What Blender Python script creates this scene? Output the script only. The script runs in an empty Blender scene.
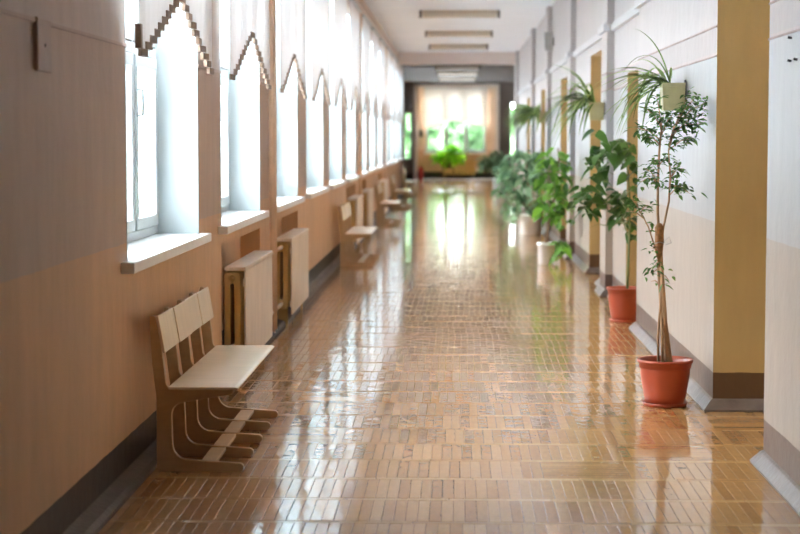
import bpy, math, random
from math import sin, cos, pi, radians, sqrt, atan2
from mathutils import Vector, Matrix

random.seed(7)
SC = bpy.context.scene
COL = SC.collection

# ------------------------------------------------------------------ helpers
class MB:
    """collects shapes for ONE mesh object"""
    def __init__(self):
        self.v, self.f, self.m = [], [], []

    def add(self, verts, faces, mi=0):
        b = len(self.v)
        self.v.extend(tuple(p) for p in verts)
        for f in faces:
            self.f.append(tuple(b + i for i in f))
            self.m.append(mi)

    def box(self, x0, x1, y0, y1, z0, z1, mi=0, fm=None):
        vs = [(x0, y0, z0), (x1, y0, z0), (x1, y1, z0), (x0, y1, z0),
              (x0, y0, z1), (x1, y0, z1), (x1, y1, z1), (x0, y1, z1)]
        fs = {'-z': (3, 2, 1, 0), '+z': (4, 5, 6, 7), '-y': (0, 1, 5, 4),
              '+x': (1, 2, 6, 5), '+y': (2, 3, 7, 6), '-x': (3, 0, 4, 7)}
        b = len(self.v)
        self.v.extend(vs)
        for k, f in fs.items():
            self.f.append(tuple(b + i for i in f))
            self.m.append((fm or {}).get(k, mi))

    def tube(self, pts, r, n=8, mi=0, cap=True):
        pts = [Vector(p) for p in pts]
        rr = r if isinstance(r, (list, tuple)) else [r] * len(pts)
        rings, prev = [], None
        for i, p in enumerate(pts):
            if i == 0: d = pts[1] - p
            elif i == len(pts) - 1: d = p - pts[i - 1]
            else: d = pts[i + 1] - pts[i - 1]
            d.normalize()
            if prev is None:
                up = Vector((0, 0, 1)) if abs(d.z) < 0.9 else Vector((1, 0, 0))
                a = d.cross(up).normalized()
            else:
                a = (prev - d * prev.dot(d))
                a = a.normalized() if a.length > 1e-6 else d.orthogonal().normalized()
            prev = a
            c = d.cross(a)
            rings.append([p + (a * cos(2 * pi * k / n) + c * sin(2 * pi * k / n)) * rr[i] for k in range(n)])
        vs = [q for ring in rings for q in ring]
        fs = []
        for i in range(len(pts) - 1):
            for k in range(n):
                k2 = (k + 1) % n
                fs.append((i * n + k, i * n + k2, (i + 1) * n + k2, (i + 1) * n + k))
        if cap:
            fs.append(tuple(reversed(range(n))))
            fs.append(tuple((len(pts) - 1) * n + k for k in range(n)))
        self.add(vs, fs, mi)

    def lathe(self, prof, cx=0, cy=0, n=40, mi=0):
        vs, fs = [], []
        for r, z in prof:
            for k in range(n):
                a = 2 * pi * k / n
                vs.append((cx + r * cos(a), cy + r * sin(a), z))
        for i in range(len(prof) - 1):
            for k in range(n):
                k2 = (k + 1) % n
                fs.append((i * n + k, i * n + k2, (i + 1) * n + k2, (i + 1) * n + k))
        self.add(vs, fs, mi)

    def prism_xz(self, poly, y0, y1, mi=0):
        n = len(poly)
        vs = [(x, y0, z) for x, z in poly] + [(x, y1, z) for x, z in poly]
        fs = [tuple(range(n)), tuple(reversed(range(n, 2 * n)))]
        for k in range(n):
            k2 = (k + 1) % n
            fs.append((k2, k, n + k, n + k2))
        self.add(vs, fs, mi)

    def build(self, name, mats, parent=None, smooth=False, bevel=0):
        me = bpy.data.meshes.new(name)
        me.from_pydata(self.v, [], self.f)
        if not isinstance(mats, (list, tuple)): mats = [mats]
        for m in mats: me.materials.append(m)
        me.polygons.foreach_set('material_index', self.m)
        if smooth:
            me.polygons.foreach_set('use_smooth', [True] * len(self.f))
        me.update()
        o = bpy.data.objects.new(name, me)
        COL.objects.link(o)
        if parent is not None: o.parent = parent
        if bevel:
            md = o.modifiers.new('Bevel', 'BEVEL')
            md.width = bevel; md.segments = 2; md.limit_method = 'ANGLE'; md.angle_limit = radians(40)
        return o


def tag(o, label, cat, group=None, kind=None):
    o['label'] = label; o['category'] = cat
    if group: o['group'] = group
    if kind: o['kind'] = kind
    return o


def empty(name, loc=(0, 0, 0), rz=0):
    o = bpy.data.objects.new(name, None)
    o.empty_display_size = 0.1
    COL.objects.link(o)
    o.location = loc; o.rotation_euler = (0, 0, rz)
    return o


def kids(o):
    return [c for c in ALLKIDS.get(o.name, [])]


def copy_tree(o, parent=None):
    c = o.copy(); COL.objects.link(c); c.parent = parent
    for ch in list(o.children):
        copy_tree(ch, c)
    return c

# ------------------------------------------------------------------ materials
def mat(name):
    m = bpy.data.materials.new(name)
    m.use_nodes = True
    nt = m.node_tree
    return m, nt, nt.nodes, nt.links, nt.nodes['Principled BSDF']


def ramp_const(N, stops, interp='CONSTANT'):
    r = N.new('ShaderNodeValToRGB')
    r.color_ramp.interpolation = interp
    el = r.color_ramp.elements
    while len(el) > 1: el.remove(el[-1])
    el[0].position = stops[0][0]; el[0].color = (*stops[0][1], 1)
    for p, c in stops[1:]:
        e = el.new(p); e.color = (*c, 1)
    return r


def mathn(N, L, op, a, b=None, c=None):
    n = N.new('ShaderNodeMath'); n.operation = op
    for i, s in enumerate((a, b, c)):
        if s is None: continue
        if isinstance(s, (int, float)): n.inputs[i].default_value = s
        else: L.new(s, n.inputs[i])
    return n.outputs[0]


def noise(N, L, vec, scale, detail=3, rough=0.55):
    n = N.new('ShaderNodeTexNoise')
    n.inputs['Scale'].default_value = scale
    n.inputs['Detail'].default_value = detail
    n.inputs['Roughness'].default_value = rough
    if vec is not None: L.new(vec, n.inputs['Vector'])
    return n


def vary(N, L, col_socket, fac_socket, lo, hi):
    """multiply a colour by a value between lo and hi driven by a 0..1 socket"""
    mr = N.new('ShaderNodeMapRange')
    mr.inputs['From Min'].default_value = 0.25; mr.inputs['From Max'].default_value = 0.75
    mr.inputs['To Min'].default_value = lo; mr.inputs['To Max'].default_value = hi
    L.new(fac_socket, mr.inputs['Value'])
    mx = N.new('ShaderNodeMix'); mx.data_type = 'RGBA'; mx.blend_type = 'MULTIPLY'
    mx.inputs['Factor'].default_value = 1
    if hasattr(col_socket, 'is_linked'): L.new(col_socket, mx.inputs['A'])
    else: mx.inputs['A'].default_value = (*col_socket, 1)
    L.new(mr.outputs[0], mx.inputs['B'])
    return mx.outputs['Result']


def simple(name, col, rough=0.5, metal=0.0, var=0.12, scale=12, bump=0.0, bscale=40, coat=0.0, stretch=None):
    m, nt, N, L, B = mat(name)
    tc = N.new('ShaderNodeTexCoord')
    vec = tc.outputs['Object']
    if stretch:
        mp = N.new('ShaderNodeMapping'); mp.inputs['Scale'].default_value = stretch
        L.new(vec, mp.inputs['Vector']); vec = mp.outputs[0]
    n = noise(N, L, vec, scale)
    L.new(vary(N, L, col, n.outputs['Fac'], 1 - var, 1 + var), B.inputs['Base Color'])
    B.inputs['Roughness'].default_value = rough
    B.inputs['Metallic'].default_value = metal
    if coat:
        B.inputs['Coat Weight'].default_value = coat
        B.inputs['Coat Roughness'].default_value = 0.15
    if bump:
        n2 = noise(N, L, vec, bscale)
        b = N.new('ShaderNodeBump'); b.inputs['Strength'].default_value = bump; b.inputs['Distance'].default_value = 0.01
        L.new(n2.outputs['Fac'], b.inputs['Height']); L.new(b.outputs[0], B.inputs['Normal'])
    return m


def wall_paint(name, stops, rough=0.42, jitter=0.012, var=0.07, spec=0.4):
    """oil paint in horizontal bands by height (stops: height -> colour)"""
    m, nt, N, L, B = mat(name)
    g = N.new('ShaderNodeNewGeometry')
    sep = N.new('ShaderNodeSeparateXYZ'); L.new(g.outputs['Position'], sep.inputs[0])
    n1 = noise(N, L, g.outputs['Position'], 6, 4)
    z = mathn(N, L, 'ADD', sep.outputs['Z'], mathn(N, L, 'MULTIPLY', mathn(N, L, 'SUBTRACT', n1.outputs['Fac'], 0.5), jitter))
    zz = mathn(N, L, 'DIVIDE', z, 4.0)
    r = ramp_const(N, [(max(0, h / 4.0), c) for h, c in stops])
    L.new(zz, r.inputs['Fac'])
    # patchy paint: broad clouds and vertical streaks
    mp = N.new('ShaderNodeMapping'); mp.inputs['Scale'].default_value = (3.0, 3.0, 0.7)
    L.new(g.outputs['Position'], mp.inputs['Vector'])
    n2 = noise(N, L, mp.outputs[0], 3.0, 5, 0.6)
    c = vary(N, L, r.outputs['Color'], n2.outputs['Fac'], 1 - var, 1 + var)
    n3 = noise(N, L, g.outputs['Position'], 1.1, 3)
    c = vary(N, L, c, n3.outputs['Fac'], 1 - var, 1 + var * 0.6)
    L.new(c, B.inputs['Base Color'])
    B.inputs['Roughness'].default_value = rough
    B.inputs['Specular IOR Level'].default_value = spec
    n4 = noise(N, L, g.outputs['Position'], 9, 4)
    b = N.new('ShaderNodeBump'); b.inputs['Strength'].default_value = 0.35; b.inputs['Distance'].default_value = 0.012
    L.new(n4.outputs['Fac'], b.inputs['Height']); L.new(b.outputs[0], B.inputs['Normal'])
    return m


def leafy(name, c1, c2, rough=0.4, trans=0.35):
    m, nt, N, L, B = mat(name)
    g = N.new('ShaderNodeNewGeometry')
    r = ramp_const(N, [(0, c1), (1, c2)], 'LINEAR')
    L.new(g.outputs['Random Per Island'], r.inputs['Fac'])
    L.new(r.outputs['Color'], B.inputs['Base Color'])
    B.inputs['Roughness'].default_value = rough
    t = N.new('ShaderNodeBsdfTranslucent')
    hs = N.new('ShaderNodeHueSaturation'); hs.inputs['Value'].default_value = 1.6; hs.inputs['Saturation'].default_value = 1.1
    L.new(r.outputs['Color'], hs.inputs['Color']); L.new(hs.outputs[0], t.inputs['Color'])
    mx = N.new('ShaderNodeMixShader'); mx.inputs[0].default_value = trans
    L.new(B.outputs[0], mx.inputs[1]); L.new(t.outputs[0], mx.inputs[2])
    L.new(mx.outputs[0], N['Material Output'].inputs['Surface'])
    return m


def fabric(name, col, trans):
    m, nt, N, L, B = mat(name)
    tc = N.new('ShaderNodeTexCoord')
    mp = N.new('ShaderNodeMapping'); mp.inputs['Scale'].default_value = (60, 60, 4)
    L.new(tc.outputs['Object'], mp.inputs['Vector'])
    n = noise(N, L, mp.outputs[0], 3)
    c = vary(N, L, col, n.outputs['Fac'], 0.94, 1.04)
    L.new(c, B.inputs['Base Color']); B.inputs['Roughness'].default_value = 0.8
    t = N.new('ShaderNodeBsdfTranslucent'); L.new(c, t.inputs['Color'])
    mx = N.new('ShaderNodeMixShader'); mx.inputs[0].default_value = trans
    L.new(B.outputs[0], mx.inputs[1]); L.new(t.outputs[0], mx.inputs[2])
    L.new(mx.outputs[0], N['Material Output'].inputs['Surface'])
    return m


def glassy(name):
    m, nt, N, L, B = mat(name)
    N.remove(B)
    tr = N.new('ShaderNodeBsdfTransparent'); tr.inputs['Color'].default_value = (0.96, 0.98, 0.97, 1)
    gl = N.new('ShaderNodeBsdfGlossy'); gl.inputs['Roughness'].default_value = 0.03
    lw = N.new('ShaderNodeLayerWeight'); lw.inputs['Blend'].default_value = 0.25
    f = mathn(N, L, 'MULTIPLY', lw.outputs['Fresnel'], 0.5)
    mx = N.new('ShaderNodeMixShader'); L.new(f, mx.inputs[0])
    L.new(tr.outputs[0], mx.inputs[1]); L.new(gl.outputs[0], mx.inputs[2])
    L.new(mx.outputs[0], N['Material Output'].inputs['Surface'])
    return m


def parquet(name, cols):
    m, nt, N, L, B = mat(name)
    g = N.new('ShaderNodeNewGeometry')
    r = ramp_const(N, cols, 'LINEAR')
    L.new(g.outputs['Random Per Island'], r.inputs['Fac'])
    mp = N.new('ShaderNodeMapping'); mp.inputs['Scale'].default_value = (14, 3, 1)
    L.new(g.outputs['Position'], mp.inputs['Vector'])
    n = noise(N, L, mp.outputs[0], 4, 5, 0.65)
    c = vary(N, L, r.outputs['Color'], n.outputs['Fac'], 0.86, 1.14)
    n0 = noise(N, L, g.outputs['Position'], 0.9, 3)
    c = vary(N, L, c, n0.outputs['Fac'], 0.88, 1.1)
    L.new(c, B.inputs['Base Color'])
    B.inputs['Roughness'].default_value = 0.5
    B.inputs['Specular IOR Level'].default_value = 0.1
    B.inputs['Coat Weight'].default_value = 1.0
    B.inputs['Coat Roughness'].default_value = 0.035
    B.inputs['Coat IOR'].default_value = 2.0
    n2 = noise(N, L, g.outputs['Position'], 11, 2, 0.4)
    n3 = noise(N, L, g.outputs['Position'], 60, 2, 0.5)
    h = mathn(N, L, 'ADD', n2.outputs['Fac'], mathn(N, L, 'MULTIPLY', n3.outputs['Fac'], 0.12))
    b = N.new('ShaderNodeBump'); b.inputs['Strength'].default_value = 0.5; b.inputs['Distance'].default_value = 0.0035
    L.new(h, b.inputs['Height'])
    L.new(b.outputs[0], B.inputs['Normal']); L.new(b.outputs[0], B.inputs['Coat Normal'])
    return m


BROWN = (0.105, 0.058, 0.040)
M = {}
M['left'] = wall_paint('left_wall_paint', [(0, (0.05, 0.028, 0.02)), (0.19, (0.64, 0.395, 0.22)), (1.065, (0.52, 0.375, 0.285)), (1.955, (0.34, 0.23, 0.17)), (1.968, (0.56, 0.46, 0.40))], rough=0.45, spec=0.15, var=0.09)
M['right'] = wall_paint('right_wall_paint', [(0, (0.11, 0.066, 0.05)), (0.215, (0.335, 0.275, 0.23)), (1.065, (0.345, 0.34, 0.345)),
                                             (2.005, (0.38, 0.30, 0.27)), (2.018, (0.33, 0.285, 0.275)), (2.17, (0.38, 0.30, 0.27)), (2.185, (0.42, 0.385, 0.375))], rough=0.42)
M['niche'] = wall_paint('ochre_recess_paint', [(0, (0.10, 0.05, 0.025)), (0.215, (0.40, 0.28, 0.125))], rough=0.4)
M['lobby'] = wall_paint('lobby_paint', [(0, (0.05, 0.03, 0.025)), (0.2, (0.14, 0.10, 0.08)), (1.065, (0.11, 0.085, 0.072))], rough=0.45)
M['endwall'] = wall_paint('end_wall_paint', [(0, (0.05, 0.035, 0.028)), (0.22, (0.62, 0.42, 0.27)), (1.065, (0.74, 0.56, 0.42))], rough=0.5)
M['ceil'] = simple('ceiling_whitewash', (0.86, 0.90, 0.945), 0.8, var=0.03, scale=1.2)
M['lobbyceil'] = simple('shaded_lobby_ceiling', (0.075, 0.065, 0.06), 0.7, var=0.05, scale=1)  # corridor ceiling continued, with its shade beyond the beam put into the colour
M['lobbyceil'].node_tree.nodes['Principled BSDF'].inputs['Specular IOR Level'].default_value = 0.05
M['white'] = simple('white_frame_paint', (0.52, 0.57, 0.58), 0.35, var=0.03, scale=5)
M['reveal'] = simple('white_reveal_plaster', (0.46, 0.515, 0.525), 0.55, var=0.03, scale=3, bump=0.15, bscale=14)
M['sill'] = simple('white_sill_paint', (0.86, 0.85, 0.84), 0.35, var=0.05, scale=9)
M['glass'] = glassy('window_glass')
M['metal'] = simple('pale_metal', (0.72, 0.73, 0.73), 0.3, 0.7, var=0.03)
M['skirt'] = simple('grey_brown_skirting', (0.125, 0.095, 0.085), 0.3, var=0.4, scale=7, bump=0.3, bscale=30)
M['skirtl'] = simple('dark_brown_skirting', (0.08, 0.055, 0.045), 0.5, var=0.45, scale=5, bump=0.3, bscale=30)
M['ply'] = simple('tan_painted_plywood', (0.54, 0.365, 0.20), 0.33, var=0.1, scale=9, coat=0.3, stretch=(1, 1, 3))
M['plyedge'] = M['ply']
M['seat'] = simple('cream_worn_plywood', (0.80, 0.63, 0.42), 0.28, var=0.08, scale=5, coat=0.4, stretch=(1, 4, 1))
M['iron'] = simple('ochre_painted_iron', (0.60, 0.40, 0.155), 0.4, var=0.1, scale=6)
M['cover'] = simple('off_white_wooden_slats', (0.84, 0.74, 0.63), 0.45, var=0.08, scale=8, stretch=(1, 1, 0.3))
M['pipe'] = simple('beige_painted_pipe', (0.74, 0.53, 0.36), 0.4, var=0.08)
M['blind'] = fabric('white_blind_fabric', (0.86, 0.84, 0.85), 0.065)
M['endblind'] = fabric('cream_blind_fabric', (0.88, 0.84, 0.79), 0.016)
M['weight'] = simple('brown_blind_weight', (0.28, 0.19, 0.135), 0.5, var=0.15)
M['terra'] = simple('terracotta_plastic', (0.34, 0.055, 0.02), 0.42, var=0.06, scale=10)
M['groove'] = simple('grimy_raised_line', (0.26, 0.19, 0.165), 0.6, var=0.3, scale=4)
M['fbark'] = simple('light_brown_bark', (0.33, 0.19, 0.095), 0.75, var=0.3, scale=30, bump=0.6, bscale=60, stretch=(1, 1, 0.25))
M['soil'] = simple('dark_potting_soil', (0.035, 0.022, 0.015), 0.9, var=0.4, scale=60, bump=0.8, bscale=80)
M['whitepot'] = simple('white_glazed_pot', (0.82, 0.84, 0.86), 0.3, var=0.03)
M['planter'] = simple('olive_planter', (0.38, 0.35, 0.18), 0.5, var=0.12, scale=14)
M['bark'] = simple('grey_brown_bark', (0.20, 0.125, 0.075), 0.75, var=0.3, scale=30, bump=0.6, bscale=60, stretch=(1, 1, 0.25))
M['fibre'] = simple('coir_fibre', (0.33, 0.17, 0.075), 0.9, var=0.35, scale=60, bump=0.8, bscale=120)
M['greenstem'] = simple('green_stem', (0.14, 0.17, 0.05), 0.5, var=0.2)
M['ficus'] = leafy('ficus_leaf', (0.025, 0.07, 0.015), (0.12, 0.23, 0.055), 0.55, 0.3)
M['spider'] = leafy('spider_leaf', (0.04, 0.09, 0.015), (0.22, 0.31, 0.09), 0.4, 0.35)
M['broad'] = leafy('broad_leaf', (0.025, 0.075, 0.018), (0.09, 0.19, 0.045), 0.32, 0.25)
M['blueleaf'] = leafy('blue_green_leaf', (0.03, 0.10, 0.04), (0.34, 0.53, 0.33), 0.35, 0.25)
M['bright'] = leafy('bright_leaf', (0.03, 0.10, 0.018), (0.22, 0.44, 0.08), 0.4, 0.4)
M['lime'] = leafy('lime_leaf', (0.13, 0.38, 0.03), (0.34, 0.62, 0.08), 0.45, 0.55)
M['tree'] = leafy('tree_leaf', (0.045, 0.10, 0.038), (0.13, 0.22, 0.105), 0.5, 0.5)
M['lamp'] = simple('beige_enamel', (0.50, 0.42, 0.32), 0.4, var=0.04)
M['lampend'] = simple('dark_end_cap', (0.13, 0.10, 0.085), 0.5, var=0.1)
M['diffuser'] = simple('milky_diffuser', (0.66, 0.60, 0.50), 0.25, var=0.02)
M['litdiff'] = simple('lit_milky_diffuser', (0.5, 0.48, 0.45), 0.3, var=0.02)
_b = M['litdiff'].node_tree.nodes['Principled BSDF']; _b.inputs['Emission Color'].default_value = (1.0, 0.94, 0.84, 1); _b.inputs['Emission Strength'].default_value = 0.12
M['grey'] = simple('grey_plastic', (0.34, 0.32, 0.30), 0.5, var=0.06)
M['dark'] = simple('dark_metal', (0.035, 0.03, 0.028), 0.5, 0.2, var=0.1)
M['red'] = simple('red_enamel', (0.48, 0.035, 0.025), 0.35, var=0.05)
M['doorp'] = simple('ochre_door_paint', (0.58, 0.42, 0.22), 0.35, var=0.05)
M['trim'] = simple('pale_trim_paint', (0.74, 0.64, 0.55), 0.45, var=0.05)
M['beam'] = simple('beam_whitewash', (0.72, 0.63, 0.58), 0.7, var=0.04, scale=1.5)
M['duct'] = simple('white_duct_plastic', (0.47, 0.465, 0.475), 0.4, var=0.03)
M['paving'] = simple('pale_courtyard_paving', (0.74, 0.77, 0.80), 0.9, var=0.08, scale=0.6)
M['parquet'] = parquet('lacquered_parquet', [(0, (0.33, 0.15, 0.043)), (0.4, (0.395, 0.195, 0.063)), (0.75, (0.43, 0.22, 0.078)), (1, (0.49, 0.265, 0.105))])
M['strip'] = parquet('lacquered_cross_strip', [(0, (0.34, 0.17, 0.06)), (0.5, (0.44, 0.25, 0.10)), (1, (0.54, 0.34, 0.17))])
M['joint'] = simple('dark_parquet_joint', (0.09, 0.04, 0.015), 0.6, var=0.2)
M['plaque'] = simple('wall_coloured_cover_plate', (0.43, 0.295, 0.22), 0.42, var=0.08)

# ------------------------------------------------------------------ dimensions
XL, XR, XR2 = -1.48, 1.47, 1.54
YN = -8.0            # wall behind the camera
YB = 44.0            # corridor ends at the beam, a wider lobby follows
YP = 67.0            # wall with the wide opening at the far end of the lobby
YE = 69.6            # end wall
HC = 3.65
YBL = 50.2           # the window wall runs on a little past the beam
WIN0, WPER, WLEN, NWIN = 7.97, 3.235, 2.25, 13
SILL, HEAD = 1.0, 3.25
wins = [(WIN0 + WPER * k, WIN0 + WPER * k + WLEN) for k in range(NWIN)]
RADW = {1, 2, 5, 6, 8}
ORD = ['first', 'second', 'third', 'fourth', 'fifth', 'sixth', 'seventh', 'eighth', 'ninth', 'tenth', 'eleventh', 'twelfth', 'thirteenth']

# ------------------------------------------------------------------ floor (parquet planks in rows with single cross strips)
def build_floor():
    mb = MB()
    per, cross, w = 0.465, 0.042, 0.0485
    y = 7.07 - per * 9
    rnd = random.Random(3)

    def plank(x0, x1, y0, y1, mi=0):
        g, bv, dz = 0.0006, 0.0026, 0.0012
        tx, ty = rnd.gauss(0, 0.0016), rnd.gauss(0, 0.0016)
        if mi: tx, ty, bv, dz = rnd.gauss(0, 0.003), rnd.gauss(0.012, 0.02), 0.006, 0.0022
        cx, cy = (x0 + x1) / 2, (y0 + y1) / 2
        h = rnd.uniform(-0.0002, 0.0002)
        def p(x, y, d): return (x, y, h + (x - cx) * tx + (y - cy) * ty - d)
        a = [(x0 + g, y0 + g), (x1 - g, y0 + g), (x1 - g, y1 - g), (x0 + g, y1 - g)]
        b = [(x0 + bv, y0 + bv), (x1 - bv, y0 + bv), (x1 - bv, y1 - bv), (x0 + bv, y1 - bv)]
        vs = [p(*q, dz) for q in a] + [p(*q, 0) for q in b]
        mb.add(vs, [(4, 5, 6, 7), (0, 1, 5, 4), (1, 2, 6, 5), (2, 3, 7, 6), (3, 0, 4, 7)], mi)

    while y < YE:
        xa, xb = (-1.66, 2.02) if y < YB - 0.5 else (-2.72, 2.92)
        if y > YP - 0.2: xa, xb = -1.58, 1.68
        x = xa + rnd.uniform(-0.5, 0)
        while x < xb:
            L = rnd.choice((0.39, 0.44, 0.44, 0.49))
            plank(max(x, xa), min(x + L, xb), y, y + cross, 2)
            x += L
        if rnd.random() < 0.0:
            pass
        x = xa
        while x < xb - 1e-4:
            ww = w * rnd.uniform(0.97, 1.03)
            # now and then a block of planks is laid the other way, as in the worn corridor floor
            if rnd.random() < 0.004 and x + 0.42 < xb:
                for q in range(8):
                    plank(x, x + 0.40, y + cross + q * (per - cross) / 8, y + cross + (q + 1) * (per - cross) / 8)
                x += 0.40
                continue
            plank(x, min(x + ww, xb), y + cross, y + per)
            x += ww
        y += per
    mb.box(-2.9, 3.1, YN - 0.2, YE + 0.3, -0.3, -0.0022, mi=1)
    o = mb.build('floor', [M['parquet'], M['joint'], M['strip']])
    tag(o, 'glossy lacquered brown parquet floor running the length of the corridor', 'floor', kind='structure')

build_floor()

# ------------------------------------------------------------------ left wall
def build_left():
    mb = MB()
    XO = XL - 0.42
    NB = XL - 0.15
    edges = [YN]
    y = YN
    for k, (a, b) in enumerate(wins):
        mb.box(XO, XL, y, a, 0, HC)                      # pier
        if k in RADW:
            mb.box(XO, NB, a, b, 0, SILL - 0.055)
            mb.box(NB, XL, a, b, SILL - 0.13, SILL - 0.055)
        else:
            mb.box(XO, XL, a, b, 0, SILL - 0.055)
        mb.box(XO, XL, a, b, HEAD, HC)
        y = b
    mb.box(XO, XL, y, YBL, 0, HC)
    mb.box(XO - 0.4, XL, YN - 0.2, YN, 0, HC)
    o = mb.build('wall_left', M['left'])
    tag(o, 'long beige painted window wall with dark brown base, pierced by tall windows', 'wall', kind='structure')

build_left()

def build_right():
    mb = MB()
    XO = 2.35
    NBK = 1.97
    # (kind, y0, y1, plane, head)
    seq = [('s', YN, 8.43, XR), ('n', 8.43, 10.1, XR, 2.95), ('s', 10.1, 14.4, XR), ('n', 14.4, 16.03, XR2, 2.13),
           ('s', 16.03, 17.4, XR2), ('p', 17.4, 18.0, XR), ('s', 18.0, 18.9, XR2), ('n', 18.9, 20.4, XR2, 2.48),
           ('s', 20.4, 22.9, XR2), ('p', 22.9, 23.5, XR), ('s', 23.5, 24.6, XR2), ('n', 24.6, 26.1, XR2, 2.4),
           ('s', 26.1, 28.6, XR2), ('p', 28.6, 29.2, XR), ('s', 29.2, 30.4, XR2), ('n', 30.4, 32.0, XR2, 2.4),
           ('s', 32.0, 34.4, XR2), ('p', 34.4, 35.0, XR), ('s', 35.0, 36.8, XR2), ('n', 36.8, 38.4, XR2, 2.4),
           ('s', 38.4, 43.3, XR2), ('p', 43.3, YB + 0.4, XR)]
    path = []
    for i, s in enumerate(seq):
        k, a, b, pl = s[:4]
        pn = seq[i - 1][0] if i else ''
        nn = seq[i + 1][0] if i + 1 < len(seq) else ''
        if k in 'sp':
            fm = {}
            if pn == 'n': fm['-y'] = 1
            if nn == 'n': fm['+y'] = 1
            mb.box(pl, XO, a, b, 0, HC, 0, fm)
            path += [(pl, a), (pl, b)]
        else:
            mb.box(NBK, XO, a, b, 0, s[4], 1)
            mb.box(pl, XO, a, b, s[4], HC, 0, {'-z': 1})
            path += [(NBK, a), (NBK, b)]
    mb.box(XR, XO, YN - 0.2, YN, 0, HC)
    o = mb.build('wall_right', [M['right'], M['niche']])
    tag(o, 'long pale painted wall opposite the windows, with ochre door recesses', 'wall', kind='structure')
    return path, [s for s in seq if s[0] == 'n']

rpath, niches = build_right()

# wall behind the camera, lobby walls, opening wall, end wall, ceiling
mb = MB(); mb.box(XL - 0.4, 2.4, YN - 0.4, YN, 0, HC)  # unseen wall, kept dark to lessen bounced light near the camera
tag(mb.build('wall_back', M['lobby']), 'plain dark unseen wall closing the corridor behind the viewer', 'wall', kind='structure')

mb = MB()
LW = [(54.0, 57.0), (60.6, 63.6)]  # openings of two unseen windows added to light the lobby
yy = YBL - 0.3
for a, b in LW:
    mb.box(-2.95, -2.7, yy, a, 0, HC); mb.box(-2.95, -2.7, a, b, 0, SILL); mb.box(-2.95, -2.7, a, b, HEAD, HC); yy = b
mb.box(-2.95, -2.7, yy, YP, 0, HC)
mb.box(-2.95, XL - 0.42, YBL - 0.25, YBL, 0, HC)
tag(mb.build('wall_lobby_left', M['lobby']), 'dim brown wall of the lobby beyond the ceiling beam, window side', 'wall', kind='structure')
mb = MB()
mb.box(2.9, 3.15, YB + 0.4, YP, 0, HC)
mb.box(2.35, 3.15, YB + 0.15, YB + 0.4, 0, HC)
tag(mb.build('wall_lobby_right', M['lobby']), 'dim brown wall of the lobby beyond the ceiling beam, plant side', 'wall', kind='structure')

# wall with the wide opening: two narrow windows beside it
OPL, OPR = -1.56, 1.66
mb = MB()
def pierced(x0, x1, hx0, hx1, hz0, hz1):
    mb.box(x0, hx0, YP, YP + 0.25, 0, HC); mb.box(hx1, x1, YP, YP + 0.25, 0, HC)
    mb.box(hx0, hx1, YP, YP + 0.25, 0, hz0); mb.box(hx0, hx1, YP, YP + 0.25, hz1, HC)
pierced(-2.95, OPL, -1.93, -1.63, 0.75, 2.5)
pierced(OPR, 3.15, 2.06, 2.26, 0.9, 2.9)
mb.box(OPL, OPR, YP, YP + 0.25, 3.57, HC)
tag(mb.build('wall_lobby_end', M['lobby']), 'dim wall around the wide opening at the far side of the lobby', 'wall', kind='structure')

EW0, EW1, EZ0, EZ1 = -1.14, 1.2, 0.97, 3.42
mb = MB()
mb.box(-1.66, EW0, YE, YE + 0.35, 0, HC); mb.box(EW1, 1.76, YE, YE + 0.35, 0, HC)
mb.box(EW0, EW1, YE, YE + 0.35, 0, EZ0); mb.box(EW0, EW1, YE, YE + 0.35, EZ1, HC)
mb.box(-1.66, -1.58, YP + 0.25, YE, 0, HC); mb.box(1.68, 1.76, YP + 0.25, YE, 0, HC)
tag(mb.build('wall_end', M['endwall']), 'tan end wall of the corridor around the far window', 'wall', kind='structure')

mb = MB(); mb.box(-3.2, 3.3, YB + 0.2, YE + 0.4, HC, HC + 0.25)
tag(mb.build('ceiling_lobby', M['lobbyceil']), 'lobby ceiling beyond the beam, its shade painted in as grey brown', 'ceiling', kind='structure')
mb = MB(); mb.box(-3.2, 3.3, YN - 0.4, YB + 0.2, HC, HC + 0.25)
tag(mb.build('ceiling', M['ceil']), 'white painted corridor ceiling', 'ceiling', kind='structure')

mb = MB()
mb.box(XL + 0.0, XR, YB, YB + 0.4, 3.36, HC)
mb.box(XL, XL + 0.05, YB - 0.02, YB + 0.42, 0, 3.36) if False else None
tag(mb.build('trim_beam', M['beam'], bevel=0.01), 'pale beam hanging across the corridor where the ceiling darkens', 'beam', kind='structure')

mb = MB()
mb.box(OPL - 0.0, OPL + 0.13, YP - 0.06, YP + 0.27, 0, 3.57); mb.box(OPR - 0.13, OPR, YP - 0.06, YP + 0.27, 0, 3.57)
mb.box(OPL, OPR, YP - 0.06, YP + 0.27, 3.44, 3.57)
mb.box(OPL + 0.13, OPR - 0.13, YP - 0.02, YP + 0.2, 0, 0.02)
tag(mb.build('trim_opening', M['trim'], bevel=0.012), 'pale frame and threshold around the wide opening before the far window', 'trim', kind='structure')

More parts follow.
